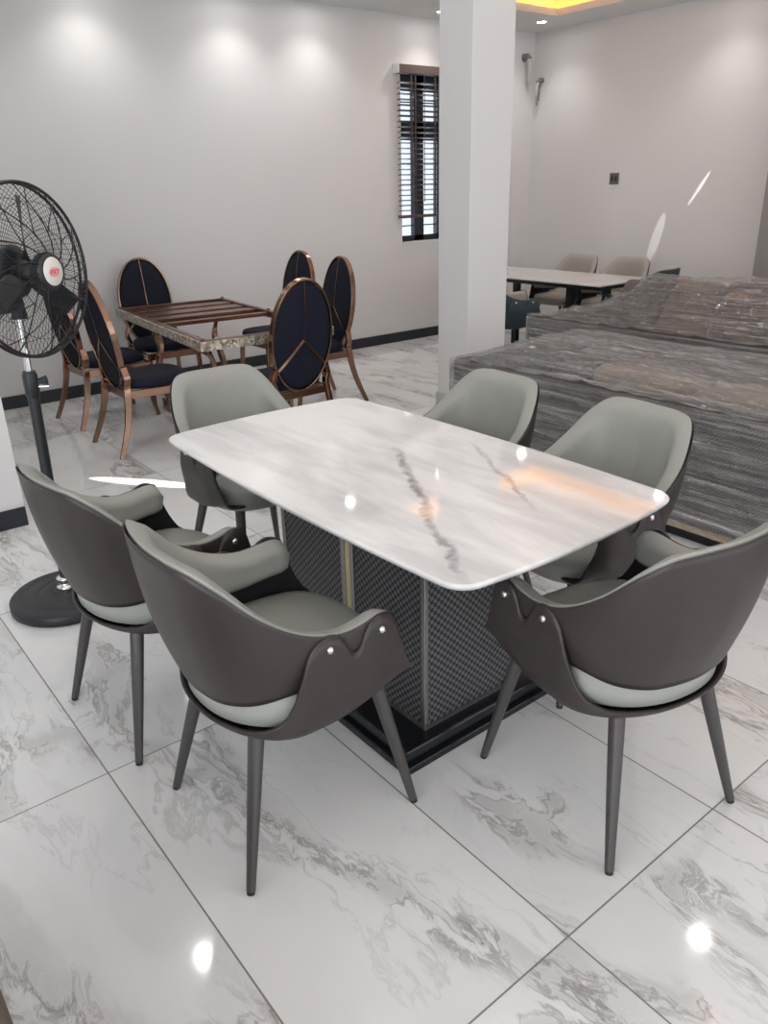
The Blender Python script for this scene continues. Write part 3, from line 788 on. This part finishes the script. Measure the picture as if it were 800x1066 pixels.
for dd in (-.013, .013):
    m.tube([FP(R, 2 * PI * k / 72, dd) for k in range(72)], .0058, 8, closed=True)
m.build('rim_ring', M['fan'], fn)
m = MB(); m.lathe([(.062, .070), (.064, .092), (.058, .104), (.05, .107), (0, .107)], 40, HC, Fm); hub = m.build('grille_hub', M['fan'], fn)
m = MB(); m.lathe([(0, .1105), (.044, .1100), (.047, .107)], 40, HC, Fm); bd = m.build('badge', M['badge'], fn)
bd['label'] = 'white oval badge with red lettering'
m = MB()
m.add([HC + Fm @ V(.026 * math.cos(2 * PI * k / 36), .0005 + .016 * math.sin(2 * PI * k / 36) - .003, .1112) for k in range(36)], [tuple(range(36))])
m.build('badge_oval', M['pink'], bd)
def text_mesh(s, size, name, mat, parent, mat4, shear=.25):
    cu = bpy.data.curves.new(name, 'FONT'); cu.body = s; cu.size = size; cu.align_x = 'CENTER'; cu.align_y = 'CENTER'; cu.extrude = .0003; cu.shear = shear
    to = bpy.data.objects.new(name, cu); COL.objects.link(to)
    bpy.context.view_layer.update(); dg = bpy.context.evaluated_depsgraph_get()
    me = bpy.data.meshes.new_from_object(to.evaluated_get(dg)); bpy.data.objects.remove(to); bpy.data.curves.remove(cu)
    me.transform(mat4); me.materials.clear(); me.materials.append(mat)
    o = bpy.data.objects.new(name, me); COL.objects.link(o); o.parent = parent; return o
text_mesh('PXT', .024, 'badge_lettering', M['red'], bd, Matrix.Translation(HC) @ Fm @ Matrix.Translation((0, -.003, .1118)))
# three blades with real twist
for k in range(3):
    a0 = 2 * PI * k / 3 + math.radians(84); m = MB(); rows = []
    for i in range(11):
        r = lerp(.035, .245, i / 10); w = lerp(.30, .62, math.sin(PI * min(1, i / 10 * .85))) * (1 if i < 10 else .7)
        half = min(w, .026 / r + .03)
        rows.append([FP(r, a0 + lerp(-half, half, j / 8), lerp(-.030, .030, j / 8) * (1 - .3 * i / 10)) for j in range(9)])
    m.grid(rows); m.build('blade', M['fan'], fn, solid=.003)
m = MB(); m.lathe([(0, .045), (.028, .045), (.038, .03), (.04, -.05), (0, -.05)], 28, HC, Fm); m.build('blade_hub', M['fan'], fn)

# ------------------------------------------------------------------ sofas under stretch film
def pillow(name, mat, label, loc, rot, sx, sy, sz, cat='cushion', group=None):
    rows = []; N = 40; K = 10
    for j in range(-K, K + 1):
        ph = j / K * PI / 2; c, s = max(0.02, math.cos(ph)) ** .45, math.sin(ph)
        rows.append([(math.copysign(abs(math.cos(a)) ** .35, math.cos(a)) * sx * c * (1 - .07 * abs(math.cos(2 * a)) ** 2), math.copysign(abs(math.sin(a)) ** .35, math.sin(a)) * sy * c * (1 - .07 * abs(math.cos(2 * a)) ** 2),
                      sz * math.copysign(abs(s) ** .9, s)) for a in (2 * PI * k / N for k in range(N))])
    m = MB(); m.grid(rows, closed_v=True); m.add(rows[0], [tuple(range(N))]); m.add(rows[-1], [tuple(reversed(range(N)))])
    o = m.build(name, M[mat]); o.location = loc; o.rotation_euler = rot; return tag(o, label, cat, group)
def film_sheet(pts_fn, nu, nv, name, parent, label=None):
    rows = [[pts_fn(i / nu, j / nv) for j in range(nv + 1)] for i in range(nu + 1)]
    m = MB(); m.grid(rows); o = m.build(name, M['film'], parent)
    if label: o['label'] = label
    return o
def crease(x, y):
    a = abs(math.sin(x * 9 + 2.1 * math.sin(y * 3.1) + y * 2)); b_ = abs(math.sin(y * 13 + 1.7 * math.sin(x * 7.0) - x * 4)); c_ = abs(math.sin(x * 23 - y * 17 + 2 * math.sin(y * 5)))
    return (1 - a) ** 3 * .55 + (1 - b_) ** 3 * .35 + (1 - c_) ** 3 * .2
def hashn(x, y):
    return (math.sin(x * 12.9 + y * 7.3) + .6 * math.sin(x * 31.1 - y * 17.7 + 1.3) + .35 * math.sin(x * 5.1 + y * 41.0 + .4)) / 1.95
def make_sofa(label, y0, y1, x0, depth, hgt, fabric, top_fn, nseat):
    s = thing('wrapped_sofa', label, 'sofa', (x0 + depth / 2, (y0 + y1) / 2, 0))
    D, L = depth / 2, (y1 - y0) / 2
    MB().box(-D + .03, D - .03, -L + .03, L - .03, .0, .05).build('base_plinth', M['plinth'], s)
    MB().box(-D + .005, D - .005, -L + .005, L - .005, .05, .085).build('brass_trim', M['brass'], s, .003)
    MB().box(-D, -D + .15, -L, L, .085, hgt).build('back_frame', M[fabric], s, .022, 4)
    MB().box(-D + .155, D, L - .22, L, .085, hgt - .01).build('armrest', M[fabric], s, .022, 4)
    MB().box(-D + .155, D, -L, -L + .22, .085, hgt - .01).build('armrest', M[fabric], s, .022, 4)
    MB().box(-D + .155, D - .01, -L + .225, L - .225, .085, .30).build('seat_base', M[fabric], s, .015, 3)
    w = (2 * L - .46) / nseat
    for k in range(nseat):
        MB().box(-D + .165, D, -L + .23 + k * w + .004, -L + .23 + (k + 1) * w - .004, .302, .45).build('seat_cushion', M[fabric], s, .035, 4)
    e = .012
    film_sheet(lambda u, v: V(-D - e + .004 * hashn(u * 7, v * 9), lerp(-L - e, L + e, u), lerp(.06, hgt + .006, v)), 60, 14, 'plastic_wrap', s, 'clear film stretched over the outside of the back')
    film_sheet(lambda u, v: V(lerp(-D - e, D + e, u), L + e + .004 * hashn(u * 7, v * 5), lerp(.06, hgt + .006, v)), 24, 14, 'plastic_wrap', s, 'clear film stretched over the armrest end')
    film_sheet(lambda u, v: V(lerp(-D - e, D + e, u), lerp(-L - e, L + e, v), top_fn(lerp(-D - e, D + e, u), lerp(-L, L, v), D, L) + .005 * hashn(u * 3, v * 11) + .022 * crease(lerp(-D, D, u) * 1.3, lerp(-L, L, v))), 70, 200, 'plastic_wrap', s, 'creased clear film stretched across the top')
    return s
S1Y0, S1Y1 = -.35, 3.30
make_sofa('near grey checked sofa in clear plastic wrap, its long back to the marble table', S1Y0, S1Y1, 3.13, .98, .625, 'sofa',
          lambda x, y, D, L: (.685 + .012 * math.sin(x * 6) * math.cos(y * 4)) - .05 * sstep(-D + .2, -D, x) - .05 * sstep(L - .2, L, y), 3)
pillow('sofa_cushion', 'pillow_grey', 'grey woven cushion under the film at the column end of the near sofa', (3.58, 2.86, .575), (0, math.radians(8), math.radians(4)), .24, .34, .085)
pillow('sofa_cushion', 'pillow_beige', 'beige cushion under the film in the middle of the near sofa', (3.58, 2.26, .575), (0, math.radians(12), math.radians(-4)), .22, .27, .085)
pillow('sofa_cushion', 'pillow_beige', 'flat cream cushion under the film at the right of the near sofa', (3.58, 1.66, .575), (0, math.radians(6), math.radians(5)), .22, .30, .075)
# second sofa
S2Y0, S2Y1 = .5, 4.16
def top2(x, y, D, L):
    # y local: sofa centre at 2.33
    rise = sstep(-D + .22, -D + .72, x) * sstep(L - .05, L - .75, y)
    return .605 + .31 * rise * (1 - .35 * sstep(.3 * D, D, x)) + .02 * math.sin(y * 5 + x * 2) * rise
make_sofa('far grey sofa piled with cushions and shrouded in clear film near the right wall', S2Y0, S2Y1, 4.76, 1.0, .59, 'sofa', top2, 3)
pil = [(5.33, 3.56, .66, -52, .20, 'pillow_grey', 'charcoal woven cushion at the column end of the far sofa pile'),
       (5.36, 3.15, .67, -55, .21, 'pillow_light', 'light taupe cushion second from the column end of the far sofa pile'),
       (5.38, 2.74, .68, -57, .21, 'pillow_brown', 'taupe cushion in the middle of the far sofa pile'),
       (5.40, 2.33, .68, -57, .21, 'pillow_grey', 'charcoal cushion right of the taupe one on the far sofa'),
       (5.40, 1.92, .68, -55, .21, 'pillow_brown', 'taupe cushion at the right of the far sofa pile'),
       (5.38, 1.51, .67, -55, .21, 'pillow_grey', 'charcoal cushion farthest right on the far sofa')]
for (x, y, z, ry, s_, mt, lab) in pil:
    pillow('sofa_cushion', mt, lab, (x, y, z), (0, math.radians(ry), math.radians(random.uniform(-2, 2))), s_ + .03, .208, .085)

# corner of furniture at the lower-left of the frame
bn = thing('upholstered_bench', 'taupe grey bench corner just entering the lower-left of the picture', 'bench', (-.312, .94, 0))
MB().box(-.35, .352, -.45, .46, .0, .30).build('bench_base', M['pillow_brown'], bn, .06, 5)
MB().box(-.34, .342, -.44, .45, .302, .40).build('bench_cushion', M['pillow_brown'], bn, .04, 4)

# ------------------------------------------------------------------ far white table and its chairs
ft = thing('white_table', 'long white table behind the column with black legs', 'table', (5.96, 5.06, 0))
MB().box(-.36, .36, -.93, .93, .735, .755).build('tabletop', M['white_top'], ft, .006, 3)
MB().box(-.33, .33, -.90, .90, .70, .734).build('apron', M['plinth'], ft)
for sx in (1, -1):
    for sy in (1, -1):
        MB().box(sx * .26 - .03, sx * .26 + .03, sy * .55 - .03, sy * .55 + .03, 0, .70).build('leg', M['plinth'], ft, .003)
fg = 'warm grey and teal chairs around the far white table'
fc = make_chair('tub_chair', 'warm grey and teal chair left of the white table, next to the column', 'teal', 'beige', (5.28, 4.80, 0), math.radians(-38), fg)
dup(fc, (6.55, 5.28, 0), math.radians(180), 'warm grey chair across the white table, nearer the column')
dup(fc, (6.55, 4.68, 0), math.radians(180), 'warm grey chair across the white table, below the wall switch')
dup(fc, (6.12, 4.12, 0), math.radians(92), 'warm grey chair at the near end of the white table, edge-on above the sofa')

# ------------------------------------------------------------------ light
w = bpy.data.worlds.new('World'); SC.world = w; w.use_nodes = True
bg = w.node_tree.nodes['Background']; bg.inputs[0].default_value = (.93, .96, 1.0, 1); bg.inputs[1].default_value = 1.0
def area(name, loc, tgt, sx, sy, watts, col=(1, 1, 1), spread=180):
    d = bpy.data.lights.new(name, 'AREA'); d.shape = 'RECTANGLE'; d.size = sx; d.size_y = sy; d.energy = watts; d.color = col; d.spread = math.radians(spread)
    o = bpy.data.objects.new(name, d); COL.objects.link(o); o.location = loc
    o.rotation_euler = (Vector(tgt) - Vector(loc)).to_track_quat('-Z', 'Y').to_euler(); return o
area('shopfront_daylight', (1.8, Y0 - .3, 1.5), (1.8, 6, 1.2), 8.6, 2.6, 68, (.94, .97, 1.0))
area('ceiling_bounce', (2.4, 3.0, H - .02), (2.4, 3.0, 0), 6.5, 5.5, 42, (1, .98, .96))
area('side_daylight', (X0 + .05, .4, 1.55), (6, 1.6, 1.0), 6.0, 2.3, 172, (.95, .97, 1.0))
area('window_daylight', (6.06, Y1 + .5, 1.8), (5.2, 3, .6), 1.1, 1.5, 25, (.95, .97, 1.0))
# added, unseen spots below the ceiling imitating sun strip and wall glints
def sliver(loc, tgt, watts, deg, squash, roll, col=(1, .96, .88)):
    o = spot(loc, tgt, watts, deg, .15, col, .004, 'added_sliver_spot')
    q = (Vector(tgt) - Vector(loc)).to_track_quat('-Z', 'Y').to_matrix().to_4x4() @ Matrix.Rotation(math.radians(roll), 4, 'Z')
    o.rotation_euler = q.to_euler(); o.scale = (1, squash, 1); return o
sliver((1.55, 4.22, 2.95), (1.55, 4.22, 0), 520, 15, .14, -54)
sliver((5.6, 4.0, 2.95), (7.42, 4.83, 1.02), 110, 7, .32, 68)
sliver((5.6, 3.9, 2.95), (7.42, 4.42, 1.47), 170, 7, .12, 48)
